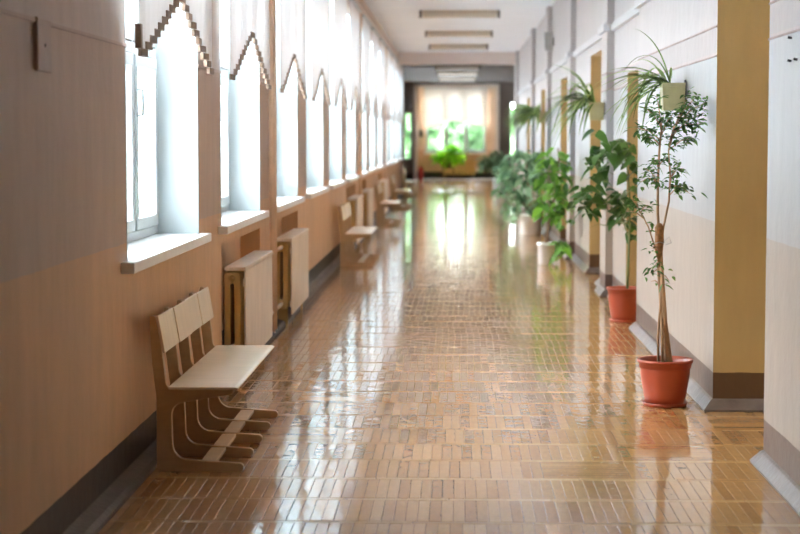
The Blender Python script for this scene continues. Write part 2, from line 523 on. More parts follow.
# skirtings: a slanted profile swept along the foot of the walls
def sweep(path, prof, name, m, label):
    pts = [Vector((x, y)) for x, y in path]
    q = [pts[0]]
    for p in pts[1:]:
        if (p - q[-1]).length > 1e-4: q.append(p)
    # drop collinear points
    r = [q[0]]
    for i in range(1, len(q) - 1):
        if abs((q[i] - q[i - 1]).normalized().cross((q[i + 1] - q[i]).normalized())) > 1e-3: r.append(q[i])
    r.append(q[-1]); pts = r
    mb = MB(); n = len(prof); vs = []
    for i, p in enumerate(pts):
        ds = []
        if i > 0: ds.append((p - pts[i - 1]).normalized())
        if i < len(pts) - 1: ds.append((pts[i + 1] - p).normalized())
        ns = [Vector((-d.y, d.x)) for d in ds]
        nv = sum(ns, Vector((0, 0)))
        nv = nv / nv.dot(ns[0])
        for o, z in prof:
            vs.append((p.x + nv.x * o, p.y + nv.y * o, z))
    fs = []
    for i in range(len(pts) - 1):
        for k in range(n - 1):
            fs.append((i * n + k, (i + 1) * n + k, (i + 1) * n + k + 1, i * n + k + 1))
    mb.add(vs, fs)
    tag(mb.build(name, m), label, 'baseboard', kind='structure')

sweep(rpath, [(0.052, 0), (0.055, 0.012), (0.04, 0.03), (0.012, 0.062), (0.0, 0.07)], 'baseboard_right', M['skirt'], 'grey brown skirting following the recesses of the plant side wall')
sweep([(XL, YBL), (XL, YN)], [(0.078, 0), (0.08, 0.022), (0.06, 0.038), (0.02, 0.05), (0, 0.06)], 'baseboard_left', M['skirtl'], 'dark brown skirting along the foot of the window wall')

# cornices and raised edges
mb = MB()
mb.box(XL, XL + 0.09, YN, YB - 0.01, 3.575, HC); mb.box(XL, XL + 0.045, YN, YB - 0.01, 3.50, 3.575)
tag(mb.build('trim_left', M['beam'], bevel=0.01), 'pale cornice along the top of the window wall', 'trim', kind='structure')

# paint edge battens (thin raised plaster line) on window wall piers
mb = MB()
y = YN
for a, b in wins:
    mb.box(XL, XL + 0.009, y, a, 1.955, 1.972); y = b
mb.box(XL, XL + 0.009, y, YBL, 1.955, 1.972)
tag(mb.build('trim_dado', M['plaque'], bevel=0.003), 'thin raised line across the piers of the window wall', 'trim', kind='structure')
mb = MB()
for s0, s1, pl in ((YN, 8.43, XR), (10.1, 14.4, XR), (16.03, 17.4, XR2), (17.4, 18.0, XR), (18.0, 18.9, XR2), (20.4, 22.9, XR2), (22.9, 23.5, XR)):
    for z in (2.005, 2.17):
        mb.box(pl - 0.007, pl, s0 + 0.001, s1 - 0.001, z, z + 0.011)
tag(mb.build('trim_frieze', M['groove'], bevel=0.003), 'two thin raised lines bounding the grey band on the plant side wall', 'trim', kind='structure')

# white cable duct high on the right wall
mb = MB()
segs = [(11.0, 14.4, XR), (14.41, 17.38, XR2), (17.38, 18.02, XR), (18.02, 22.88, XR2), (22.88, 23.52, XR), (23.52, 28.58, XR2), (28.58, 29.22, XR), (29.22, 34.38, XR2), (34.38, 35.02, XR), (35.02, 43.2, XR2)]
for a, b, pl in segs:
    mb.box(pl - 0.04, pl - 0.001, a, b, 2.58, 2.645)
    mb.box(pl - 0.016, pl - 0.001, a, b, 2.662, 2.674)
for yy, sg in ((17.38, 1), (18.02, -1), (22.88, 1), (23.52, -1), (28.58, 1), (29.22, -1)):
    mb.box(XR - 0.04, XR2 - 0.001, yy - (0.04 if sg > 0 else 0), yy + (0 if sg > 0 else 0.04), 2.58, 2.645)
tag(mb.build('cable_duct', M['duct'], bevel=0.004), 'white cable duct running high along the plant side wall', 'cable duct')

# ------------------------------------------------------------------ doors in the recesses
for i, s in enumerate(niches):
    _, a, b, pl, head = s
    top = min(head, 2.45) - 0.06
    e = empty('door_%d' % (i + 1), (1.968, (a + b) / 2, 0))
    w2 = (b - a) / 2 - 0.07
    mb = MB(); mb.box(-0.05, 0, -w2 - 0.06, -w2, 0, top + 0.05); mb.box(-0.05, 0, w2, w2 + 0.06, 0, top + 0.05); mb.box(-0.05, 0, -w2 - 0.06, w2 + 0.06, top, top + 0.05)
    mb.build('door_frame', M['doorp'], e, bevel=0.006)
    for sgn in (-1, 1):
        mb = MB()
        y0, y1 = (-w2, -0.002) if sgn < 0 else (0.002, w2)
        mb.box(-0.036, -0.002, y0 + 0.003, y1 - 0.003, 0.008, top - 0.003)
        for z0, z1 in ((0.2, 0.85), (1.0, top - 0.15)):
            mb.box(-0.046, -0.036, y0 + 0.1, y1 - 0.1, z0, z1)
        leaf = mb.build('door_leaf', M['doorp'], e, bevel=0.006)
        hb = MB(); hb.tube([(-0.036, sgn * 0.06, 1.02), (-0.085, sgn * 0.06, 1.02), (-0.085, sgn * 0.16, 1.02)], 0.009, 8)
        hb.build('door_handle', M['metal'], leaf, smooth=True)
    tag(e, ['ochre double door inside the recess beside the front terracotta pot',
            'ochre double door inside the recess behind the farther terracotta pot',
            'ochre double door inside the recess just past the first pilaster',
            'ochre double door inside the recess behind the leafy shrubs',
            'ochre double door inside the recess beyond the third hanging planter',
            'ochre double door inside the last recess before the beam'][i], 'door', kind='structure')

# ------------------------------------------------------------------ windows
XF = XL - 0.235      # room-side face of the window frame
def ring(mb, y0, y1, z0, z1, t, x0, x1):
    mb.box(x0, x1, y0, y1, z0, z0 + t); mb.box(x0, x1, y0, y1, z1 - t, z1)
    mb.box(x0, x1, y0, y0 + t, z0 + t, z1 - t); mb.box(x0, x1, y1 - t, y1, z0 + t, z1 - t)

def make_window():
    e = empty('window_1', (0, 0, 0))
    W, H0, H1, TR = WLEN, SILL, HEAD, 2.0
    mb = MB()                                           # outer frame with two mullions and a transom
    ring(mb, 0, W, H0, H1, 0.05, XF - 0.07, XF)
    lw = (W - 0.10) / 3
    for k in (1, 2):
        mb.box(XF - 0.07, XF, 0.05 + lw * k - 0.025, 0.05 + lw * k + 0.025, H0 + 0.05, H1 - 0.05)
    mb.box(XF - 0.066, XF - 0.002, 0.05, W - 0.05, TR, TR + 0.06)
    mb.build('window_frame', M['white'], e, bevel=0.004)
    mb = MB()                                           # white plastered reveal
    mb.box(XF - 0.18, XL + 0.0015, -0.004, 0.012, H0 - 0.02, H1 + 0.004)
    mb.box(XF - 0.18, XL + 0.0015, W - 0.012, W + 0.004, H0 - 0.02, H1 + 0.004)
    mb.box(XF - 0.18, XL + 0.0015, 0.012, W - 0.012, H1 - 0.012, H1 + 0.004)
    mb.build('window_reveal', M['reveal'], e)
    mb = MB()
    mb.box(XF - 0.02, XL + 0.062, -0.17, W + 0.06, SILL - 0.05, SILL)
    # the ledge only oversails the room side at its ends
    mb = MB()
    mb.box(XF - 0.15, XL + 0.002, 0.013, W - 0.013, SILL - 0.05, SILL)
    mb.box(XL + 0.002, XL + 0.065, -0.17, W + 0.07, SILL - 0.05, SILL)
    mb.build('window_sill', M['sill'], e, bevel=0.005)
    for k in range(3):
        for (z0, z1, low) in ((H0 + 0.05, TR, True), (TR + 0.06, H1 - 0.05, False)):
            y0 = 0.05 + lw * k + (0.025 if k else 0); y1 = 0.05 + lw * (k + 1) - (0.025 if k < 2 else 0)
            mb = MB(); ring(mb, y0 + 0.004, y1 - 0.004, z0 + 0.004, z1 - 0.004, 0.062, XF - 0.045, XF + 0.012)
            s = mb.build('window_sash', M['white'], e, bevel=0.004)
            mb = MB(); mb.box(XF - 0.022, XF - 0.014, y0 + 0.06, y1 - 0.06, z0 + 0.06, z1 - 0.06)
            mb.build('pane', M['glass'], s)
            mb = MB()
            zc = 1.74 if low else 2.22
            yh = y0 + 0.035
            mb.tube([(XF + 0.012, yh, zc - 0.07), (XF + 0.042, yh, zc - 0.065), (XF + 0.046, yh, zc), (XF + 0.042, yh, zc + 0.065), (XF + 0.012, yh, zc + 0.07)], 0.007, 8)
            mb.build('handle', M['white'], s, smooth=True)
    return e

w0 = make_window()
for k, (a, b) in enumerate(wins):
    o = w0 if k == 0 else copy_tree(w0)
    o.name = 'window_%d' % (k + 1)
    o.location = (0, a, 0)
    lab = {0: 'white three light window with deep reveal above the front bench, first along the wall',
           1: 'second white window along the wall, directly above the first slatted radiator cover',
           2: 'third white window along the wall, above the radiator past the pipes'}.get(k, '%s tall white window counted along the window wall from the front bench' % ORD[k])
    tag(o, lab, 'window', 'tall windows of the corridor', 'structure')

# far window
def far_window():
    e = empty('window_14', (0, YE, 0))
    mb = MB()
    def ringx(x0, x1, z0, z1, t, y0, y1, mm):
        mm.box(x0, x1, y0, y1, z0, z0 + t); mm.box(x0, x1, y0, y1, z1 - t, z1)
        mm.box(x0, x0 + t, y0, y1, z0 + t, z1 - t); mm.box(x1 - t, x1, y0, y1, z0 + t, z1 - t)
    ringx(EW0, EW1, EZ0, EZ1, 0.07, 0.08, 0.16, mb)
    lw = (EW1 - EW0) / 3
    for k in (1, 2): mb.box(EW0 + lw * k - 0.035, EW0 + lw * k + 0.035, 0.08, 0.16, EZ0 + 0.07, EZ1 - 0.07)
    mb.build('window_frame', M['white'], e)
    for k in range(3):
        x0, x1 = EW0 + lw * k + 0.035, EW0 + lw * (k + 1) - 0.035
        for z0, z1 in ((EZ0 + 0.07, EZ1 - 0.07),):
            mb = MB(); ringx(x0, x1, z0, z1, 0.05, 0.06, 0.12, mb)
            s = mb.build('window_sash', M['white'], e)
            mb = MB(); mb.box(x0 + 0.045, x1 - 0.045, 0.085, 0.093, z0 + 0.045, z1 - 0.045)
            mb.build('pane', M['glass'], s)
    mb = MB(); mb.box(EW0 - 0.08, EW1 + 0.08, -0.14, 0.08, EZ0 - 0.045, EZ0)
    mb.build('window_sill', M['sill'], e)
    tag(e, 'white framed window in the end wall with green trees outside', 'window', kind='structure')
far_window()

for nm, x0, x1, z0, z1, lab in (('window_15', -1.93, -1.63, 0.75, 2.5, 'narrow window with green view beside the wide opening, red extinguisher side'),
                                ('window_16', 2.06, 2.26, 0.9, 2.9, 'narrow bright window beside the wide opening, on the plant side')):
    e = empty(nm, ((x0 + x1) / 2, YP + 0.12, 0))
    h = (x1 - x0) / 2
    mb = MB()
    mb.box(-h, h, 0, 0.06, z0, z0 + 0.04); mb.box(-h, h, 0, 0.06, z1 - 0.04, z1)
    mb.box(-h, -h + 0.04, 0, 0.06, z0 + 0.04, z1 - 0.04); mb.box(h - 0.04, h, 0, 0.06, z0 + 0.04, z1 - 0.04)
    mb.build('window_frame', M['white'], e)
    mb = MB(); mb.box(-h + 0.04, h - 0.04, 0.025, 0.033, z0 + 0.04, z1 - 0.04); mb.build('pane', M['glass'], e)
    tag(e, lab, 'window', kind='structure')

for i, (a, b) in enumerate(LW):
    e = empty('window_%d' % (17 + i), (-2.8, a, 0))
    mb = MB(); ring(mb, 0, b - a, SILL, HEAD, 0.06, -0.05, 0.02)
    for q in (1, 2): mb.box(-0.05, 0.02, (b - a) * q / 3 - 0.03, (b - a) * q / 3 + 0.03, SILL + 0.06, HEAD - 0.06)
    mb.build('window_frame', M['white'], e)
    mb = MB(); mb.box(-0.02, -0.012, 0.05, b - a - 0.05, SILL + 0.05, HEAD - 0.05); mb.build('pane', M['glass'], e)
    tag(e, '%s unseen window added to light the lobby, window side beyond the beam' % ORD[i], 'window', kind='structure')

# ------------------------------------------------------------------ vertical blinds with a stepped arch hem
def make_blind(n=20, width=2.34, ang=radians(2.5), low=1.93, peak=2.26, top=3.40):
    e = empty('vertical_blind', (0, 0, 0))
    mb = MB(); mb.box(-0.028, 0.028, -0.03, width + 0.03, top, top + 0.04)
    mb.build('head_rail', M['white'], e, bevel=0.003)
    sp = width / n
    hw = sp * 0.56
    rnd = random.Random(11)
    for k in range(n):
        yc = sp * (k + 0.5)
        t = abs((k + 0.5) - n / 2) / (n / 2)           # 0 mid .. 1 ends
        step = int((1 - t) * (n / 2) + 1e-6)
        z = low + (peak - low) * step / (n / 2 - 1)
        a = ang + rnd.uniform(-0.06, 0.06)
        mb = MB()
        cols = 5
        vs = []
        for zz in (z, top):
            for c in range(cols):
                u = -1 + 2 * c / (cols - 1)
                bow = 0.006 * (1 - u * u)
                vs.append((0.0 + sin(a) * hw * u + bow * cos(a), yc + cos(a) * hw * u - bow * sin(a), zz))
        mb.add(vs, [(c, c + 1, cols + c + 1, cols + c) for c in range(cols - 1)])
        s = mb.build('blind_slat', M['blind'], e, smooth=True)
        mb = MB()
        hh = 0.035
        for (x0, x1, z0, z1) in ((-0.009, 0.009, z - 0.012, z - 0.012 + hh),):
            q = [(-hw * 1.02, x0), (hw * 1.02, x0), (hw * 1.02, x1), (-hw * 1.02, x1)]
            vs = []
            for zz in (z0, z1):
                for yy, xx in q:
                    vs.append((xx * cos(a) + sin(a) * yy + 0.003, yc + yy * cos(a) - xx * sin(a), zz))
            mb.add(vs, [(3, 2, 1, 0), (4, 5, 6, 7), (0, 1, 5, 4), (1, 2, 6, 5), (2, 3, 7, 6), (3, 0, 4, 7)])
        mb.build('hem_weight', M['weight'], s)
    mb = MB()
    mb.tube([(0.0, -0.042, top + 0.02), (0.0, -0.042, 2.05)], 0.0025, 6)
    c = mb.build('pull_cord', M['white'], e)
    mb = MB(); mb.box(-0.012, 0.016, -0.066, -0.026, 1.95, 2.06)
    mb.build('cord_weight', M['weight'], c, bevel=0.003)
    return e

b0 = make_blind()
for k, (a, b) in enumerate(wins):
    o = b0 if k == 0 else copy_tree(b0)
    o.location = (XL + 0.062, a + 0.045, 0)
    if k != 0:
        for ch in list(o.children):
            if ch.name.startswith('pull_cord'):
                for g in list(ch.children): bpy.data.objects.remove(g)
                bpy.data.objects.remove(ch)
    lab = {0: 'white vertical blind with brown stepped arch hem over the window above the front bench',
           1: 'second white vertical blind, hanging over the window above the first slatted radiator cover',
           2: 'third white vertical blind, hanging past the pair of heating pipes'}.get(k, '%s white vertical blind counted along the window wall from the front bench' % ORD[k])
    tag(o, lab, 'blind', 'vertical blinds along the window wall')

# blind on the end window: arch hem
e = empty('vertical_blind', (0, YE - 0.10, 0))
mb = MB(); mb.box(EW0 - 0.06, EW1 + 0.06, -0.025, 0.025, 3.46, 3.5); mb.build('head_rail', M['white'], e)
n = 24; sp = (EW1 - EW0 + 0.1) / n
for k in range(n):
    xc = EW0 - 0.05 + sp * (k + 0.5)
    t = abs(k + 0.5 - n / 2) / (n / 2)
    z = 1.93 + 0.28 * (1 - t ** 2)
    mb = MB(); a = 0.2; hw = sp * 0.54
    mb.add([(xc - hw * cos(a), -hw * sin(a), z), (xc + hw * cos(a), hw * sin(a), z), (xc + hw * cos(a), hw * sin(a), 3.46), (xc - hw * cos(a), -hw * sin(a), 3.46)], [(0, 1, 2, 3)])
    mb.build('blind_slat', M['endblind'], e)
tag(e, 'cream vertical blind with arched hem covering the top of the end window', 'blind')

# ------------------------------------------------------------------ benches
def arc(cx, cz, r, a0, a1, n=6):
    return [(cx + r * cos(radians(a0 + (a1 - a0) * i / n)), cz + r * sin(radians(a0 + (a1 - a0) * i / n))) for i in range(n + 1)]

def make_bench():
    e = empty('school_bench', (0, 0, 0))
    out = [(0.0, 0.0), (0.385, 0.0)] + arc(0.385, 0.021, 0.021, -90, 80) + [(0.22, 0.052), (0.15, 0.058)]
    out += arc(0.145, 0.128, 0.07, -90, -180)[0:] + [(0.073, 0.20), (0.071, 0.255)]
    out += arc(0.131, 0.265, 0.06, 180, 105) + [(0.22, 0.343), (0.352, 0.362), (0.362, 0.372), (0.362, 0.386)]
    out += [(0.085, 0.386)] + arc(0.085, 0.426, 0.04, -92, -178, 5) + [(0.040, 0.48), (0.030, 0.56), (0.000, 0.724), (-0.008, 0.73), (-0.024, 0.728), (-0.028, 0.70), (-0.018, 0.5), (0.0, 0.36)]
    for k in range(5):
        y0 = 0.40 * k
        mb = MB(); mb.prism_xz(out, y0, y0 + 0.03)
        f = mb.build('bench_frame', M['ply'], e, bevel=0.004)
    mb = MB()
    prof = [(0.062, 0.3875), (0.365, 0.3875), (0.378, 0.385), (0.384, 0.389), (0.383, 0.397), (0.368, 0.401), (0.06, 0.401)]
    mb.prism_xz(prof, -0.02, 1.65)
    mb.build('seat', M['seat'], e, bevel=0.003)
    for k in range(4):
        y0 = 0.40 * k + (-0.012 if k == 0 else 0.017); y1 = 0.40 * (k + 1) + (0.013 if k < 3 else 0.04)
        mb = MB()
        w = [0, 0.005, 0.0, 0.003][k]
        mb.prism_xz([(0.034 + w, 0.556), (0.046 + w, 0.558), (0.017 + w, 0.724), (0.011 + w, 0.730), (0.004 + w, 0.724)], y0, y1)
        mb.build('back_panel', M['seat'], e, bevel=0.003)
    mb = MB(); mb.box(0.20, 0.272, 0.02, 1.61, 0.028, 0.046)
    mb.build('stretcher', M['seat'], e, bevel=0.003)
    return e

bn0 = make_bench()
for k, (y, lab) in enumerate(((8.15, 'wooden bench with cracked plywood back, standing in front at the first window'),
                              (21.4, 'second pale plywood bench along the window wall, below the fifth window'),
                              (31.3, 'third pale plywood bench along the window wall, far down the corridor'),
                              (38.6, 'fourth pale plywood bench along the window wall, last before the beam'),
                              (47.3, 'farthest pale plywood bench along the window wall, beyond the beam'))):
    o = bn0 if k == 0 else copy_tree(bn0)
    o.location = (-1.385, y, 0)
    tag(o, lab, 'bench', 'plywood benches along the window wall')

# ------------------------------------------------------------------ radiators, covers, pipes
def rrect(cx, cz, w, h, r, n=6):
    p = []
    for (sx, sz, a0) in ((1, -1, -90), (1, 1, 0), (-1, 1, 90), (-1, -1, 180)):
        p += arc(cx + sx * (w / 2 - r), cz + sz * (h / 2 - r), r, a0, a0 + 90, n)
    return p

def make_radiator(length=1.65):
    e = empty('radiator', (0, 0, 0))
    n = 24; sp = length / n
    o1 = rrect(0, 0.42, 0.112, 0.555, 0.03); i1 = rrect(0, 0.42, 0.026, 0.40, 0.0125)
    first = None
    for k in range(n):
        if first is None:
            mb = MB(); m = len(o1)
            w2 = sp * 0.44
            o2 = rrect(0, 0.42, 0.098, 0.54, 0.028)
            L = [(o2, -w2), (o1, -w2 * 0.45), (o1, w2 * 0.45), (o2, w2), (i1, w2), (i1, -w2)]
            vs = [(x, y, z) for pl, y in L for x, z in pl]
            fs = []
            for a in range(6):
                b = (a + 1) % 6
                for q in range(m):
                    q2 = (q + 1) % m
                    fs.append((a * m + q, a * m + q2, b * m + q2, b * m + q))
            mb.add(vs, fs)
            first = mb.build('radiator_section', M['iron'], e, smooth=False)
            s = first
        else:
            s = first.copy(); COL.objects.link(s); s.parent = e
        s.location = (0, sp * (k + 0.5), 0)
    mb = MB(); mb.tube([(0, -0.01, 0.655), (0, length + 0.01, 0.655)], 0.02, 10); mb.tube([(0, -0.01, 0.19), (0, length + 0.01, 0.19)], 0.02, 10)
    mb.build('hub_pipe', M['iron'], e, smooth=True)
    for y in (0.12, length - 0.12):
        mb = MB(); mb.box(-0.04, 0.04, y - 0.015, y + 0.015, 0.0, 0.15); mb.build('radiator_foot', M['iron'], e)
    return e

def make_cover(length=1.66):
    e = empty('radiator_cover', (0, 0, 0))
    mb = MB(); mb.box(-0.125, 0.012, -0.02, length, 0.704, 0.728)
    mb.build('top_board', M['cover'], e, bevel=0.004)
    mb = MB()
    n = 26; sp = (length - 0.01) / n
    for k in range(n):
        mb.box(-0.002, 0.010, 0.002 + sp * k, 0.002 + sp * k + sp * 0.8, 0.1, 0.702)
    for z in (0.16, 0.60): mb.box(-0.010, -0.002, 0.0, length - 0.01, z, z + 0.05)
    mb.build('front_slats', M['cover'], e, bevel=0.002)
    return e

r0, c0 = make_radiator(), make_cover()
RX = -1.425
rads = [r0] + [copy_tree(r0) for _ in range(len(RADW) - 1)]
first = True
for j, k in enumerate(sorted(RADW)):
    a, b = wins[k]
    y0 = a + 0.10
    r = rads[j]
    c = c0 if first else copy_tree(c0)
    first = False
    r.location = (RX, y0, 0); c.location = (RX + 0.078, y0 + 0.005, 0)
    near = (k in (1, 5, 8))
    # branch pipes towards the riser on the pier between each pair
    for z in (0.655, 0.19):
        mb = MB()
        if near: mb.tube([(0, 1.662, z), (0, b + 0.334 - y0, z)], 0.016, 8)
        else: mb.tube([(0, -0.012, z), (0, a - 0.404 - y0, z)], 0.016, 8)
        mb.build('branch_pipe', M['pipe'], r, smooth=True)
    wn = ORD[k]
    tag(r, {1: 'ochre cast iron radiator just past the front bench, open end showing'}.get(k, {2: 'ochre cast iron radiator just past the heating pipes, below the third window'}.get(k, 'ochre cast iron radiator below the %s window along the wall' % wn)), 'radiator', 'radiators under the windows')
    tag(c, {1: 'off white slatted radiator cover just past the front bench'}.get(k, {2: 'off white slatted radiator cover past the heating pipes, below the third window'}.get(k, 'off white slatted radiator cover below the %s window along the wall' % wn)), 'radiator cover', 'slatted covers hung on the radiators')

for i, k in enumerate((1, 5, 8)):
    b = wins[k][1]
    for q, dy in enumerate((0.36, 0.56)):
        mb = MB(); mb.tube([(-1.425, b + dy, 0.0), (-1.425, b + dy, 3.49)], 0.022 if q == 0 else 0.017, 12)
        o = mb.build('heating_pipe', M['pipe'], smooth=True)
        tag(o, '%s beige upright heating pipe on the pier between the %s and %s windows' % (('thicker', 'thinner')[q], ORD[k], ORD[k + 1]), 'pipe', 'upright heating pipes')

# cover plate on near left wall, hooks on near right wall
e = empty('wall_mounted_cover', (XL + 0.001, 6.34, 1.88))
mb = MB(); mb.box(0, 0.016, -0.105, 0.105, -0.095, 0.095); pl = mb.build('cover_plate', M['plaque'], e, bevel=0.005)
mb = MB(); mb.tube([(0.016, 0, 0.0), (0.019, 0, 0.0)], 0.005, 10); mb.build('screw', M['dark'], e)
tag(e, 'painted over rectangular wall plate high on the bare window wall before the first window', 'wall plate')
for (y, z, lab) in ((7.87, 1.985, 'black nail in the near pier, just under the grey band'), (7.87, 1.885, 'black nail in the near pier, lower of the pair at its edge'), (7.73, 1.885, 'black nail in the near pier, nearer the corridor entrance')):
    mb = MB(); mb.tube([(XR - 0.001, y, z), (XR - 0.018, y, z + 0.004)], [0.005, 0.006], 8)
    tag(mb.build('wall_mounted_nail', M['dark'], smooth=True), lab, 'nail')

e = empty('wall_mounted_batten', (XL + 0.012, 20.38, 2.45))
mb = MB(); mb.box(0, 0.02, -0.17, 0.17, -0.27, 0.27); mb.build('board', M['iron'], e, bevel=0.004)
tag(e, 'tan upright board fixed to the pier between the fourth and fifth windows', 'board')

# loudspeaker high on right wall
e = empty('wall_mounted_speaker', (XR2 - 0.003, 28.0, 3.05))
mb = MB(); mb.prism_xz([(-0.14, -0.13), (-0.02, -0.15), (-0.02, 0.15), (-0.16, 0.15)], -0.11, 0.11); mb.build('speaker_body', M['grey'], e, bevel=0.01)
mb = MB(); mb.box(-0.02, 0, -0.04, 0.04, -0.06, 0.06); mb.build('bracket', M['dark'], e)
tag(e, 'small grey loudspeaker high on the plant side wall near the ceiling', 'loudspeaker')

# ------------------------------------------------------------------ ceiling lights
def make_light(dm='diffuser'):
    e = empty('ceiling_light', (0, 0, 0))
    mb = MB(); mb.box(-0.64, 0.64, -0.09, 0.09, -0.05, -0.002); mb.build('light_housing', M['lamp'], e, bevel=0.005)
    mb = MB(); mb.prism_xz([(-0.61, -0.115), (0.61, -0.115), (0.62, -0.052), (-0.62, -0.052)], -0.08, 0.08); mb.build('diffuser', M[dm], e, bevel=0.012)
    for s in (-1, 1):
        mb = MB(); mb.box(s * 0.645 - 0.022, s * 0.645 + 0.022, -0.092, 0.092, -0.122, -0.002); mb.build('end_cap', M['lampend'], e, bevel=0.004)
    return e
l0 = make_light(); l1 = make_light('litdiff')
for k, (y, lab) in enumerate(((29.6, 'largest looking strip light on the white ceiling, first of the row'), (35.2, 'second strip light on the white ceiling, middle of the three before the beam'),
                              (40.2, 'third strip light on the white ceiling, last before the beam'), (52.5, 'lit strip light on the lobby ceiling just beyond the beam'),
                              (57.5, 'lit strip light in the middle of the lobby ceiling'), (63.0, 'lit strip light on the lobby ceiling next to the wide opening'))):
    o = l0 if k == 0 else l1 if k == 3 else copy_tree(l0 if k < 3 else l1)
    o.location = (0.07, y, HC)
    tag(o, lab, 'ceiling light', 'strip lights along the ceiling')

# ------------------------------------------------------------------ plants
def frame_from(d, up=Vector((0, 0, 1))):
    d = d.normalized()
    s = d.cross(up)
    if s.length < 1e-3: s = Vector((1, 0, 0))
    s.normalize()
    return d, s, s.cross(d)

LEAF = [(0.0, 0.06), (0.18, 0.72), (0.42, 1.0), (0.68, 0.74), (0.88, 0.3), (1.0, 0.0)]
HEART = [(0.0, 0.45), (0.10, 0.85), (0.34, 1.0), (0.6, 0.88), (0.82, 0.52), (0.94, 0.2), (1.0, 0.0)]

def leaf(mb, base, d, length, width, droop=0.3, roll=0.0, shape=LEAF, fold=0.25):
    d, s, u = frame_from(d)
    s2 = s * cos(roll) + u * sin(roll); u2 = u * cos(roll) - s * sin(roll)
    vs, fs = [], []
    for i, (t, w) in enumerate(shape):
        c = base + d * (length * t) - Vector((0, 0, 1)) * (droop * length * t * t)
        hw = width * 0.5 * w
        vs += [c + s2 * hw + u2 * (fold * hw), c, c - s2 * hw + u2 * (fold * hw)]
    for i in range(len(shape) - 1):
        a = i * 3
        fs += [(a, a + 1, a + 4, a + 3), (a + 1, a + 2, a + 5, a + 4)]
    mb.add(vs, fs)

def rdir(r, zlo=-0.4, zhi=0.5):
    a = r.uniform(0, 2 * pi); z = r.uniform(zlo, zhi)
    k = sqrt(max(0, 1 - z * z))
    return Vector((cos(a) * k, sin(a) * k, z))

def terracotta(e, R=0.162, H=0.272, rb=0.11, material='terra'):
    mb = MB()
    mb.lathe([(rb - 0.01, 0.012), (rb, 0.014), (rb + 0.012, 0.06), (rb + (R - rb) * 0.62, H * 0.66), (R - 0.018, H - 0.052), (R - 0.017, H - 0.05),
              (R - 0.012, H - 0.048), (R - 0.010, H - 0.02), (R, H - 0.018), (R + 0.001, H - 0.004), (R - 0.004, H), (R - 0.014, H - 0.003), (R - 0.02, H - 0.03), (R - 0.024, H - 0.06)], n=48)
    pot = mb.build('pot', M[material], e, smooth=True)
    mb = MB(); mb.lathe([(0.001, 0.0), (rb + 0.012, 0.0), (rb + 0.024, 0.022), (rb + 0.018, 0.022), (rb + 0.008, 0.01), (0.001, 0.01)], n=40)
    mb.build('saucer', M[material], e, smooth=True)
    mb = MB(); mb.lathe([(0.0005, H - 0.028), (R * 0.5, H - 0.032), (R - 0.021, H - 0.035)], n=32)
    mb.build('soil', M['soil'], e, smooth=True)

def finish(e, name, label, group=None):
    tag(e, label, 'plant', group)

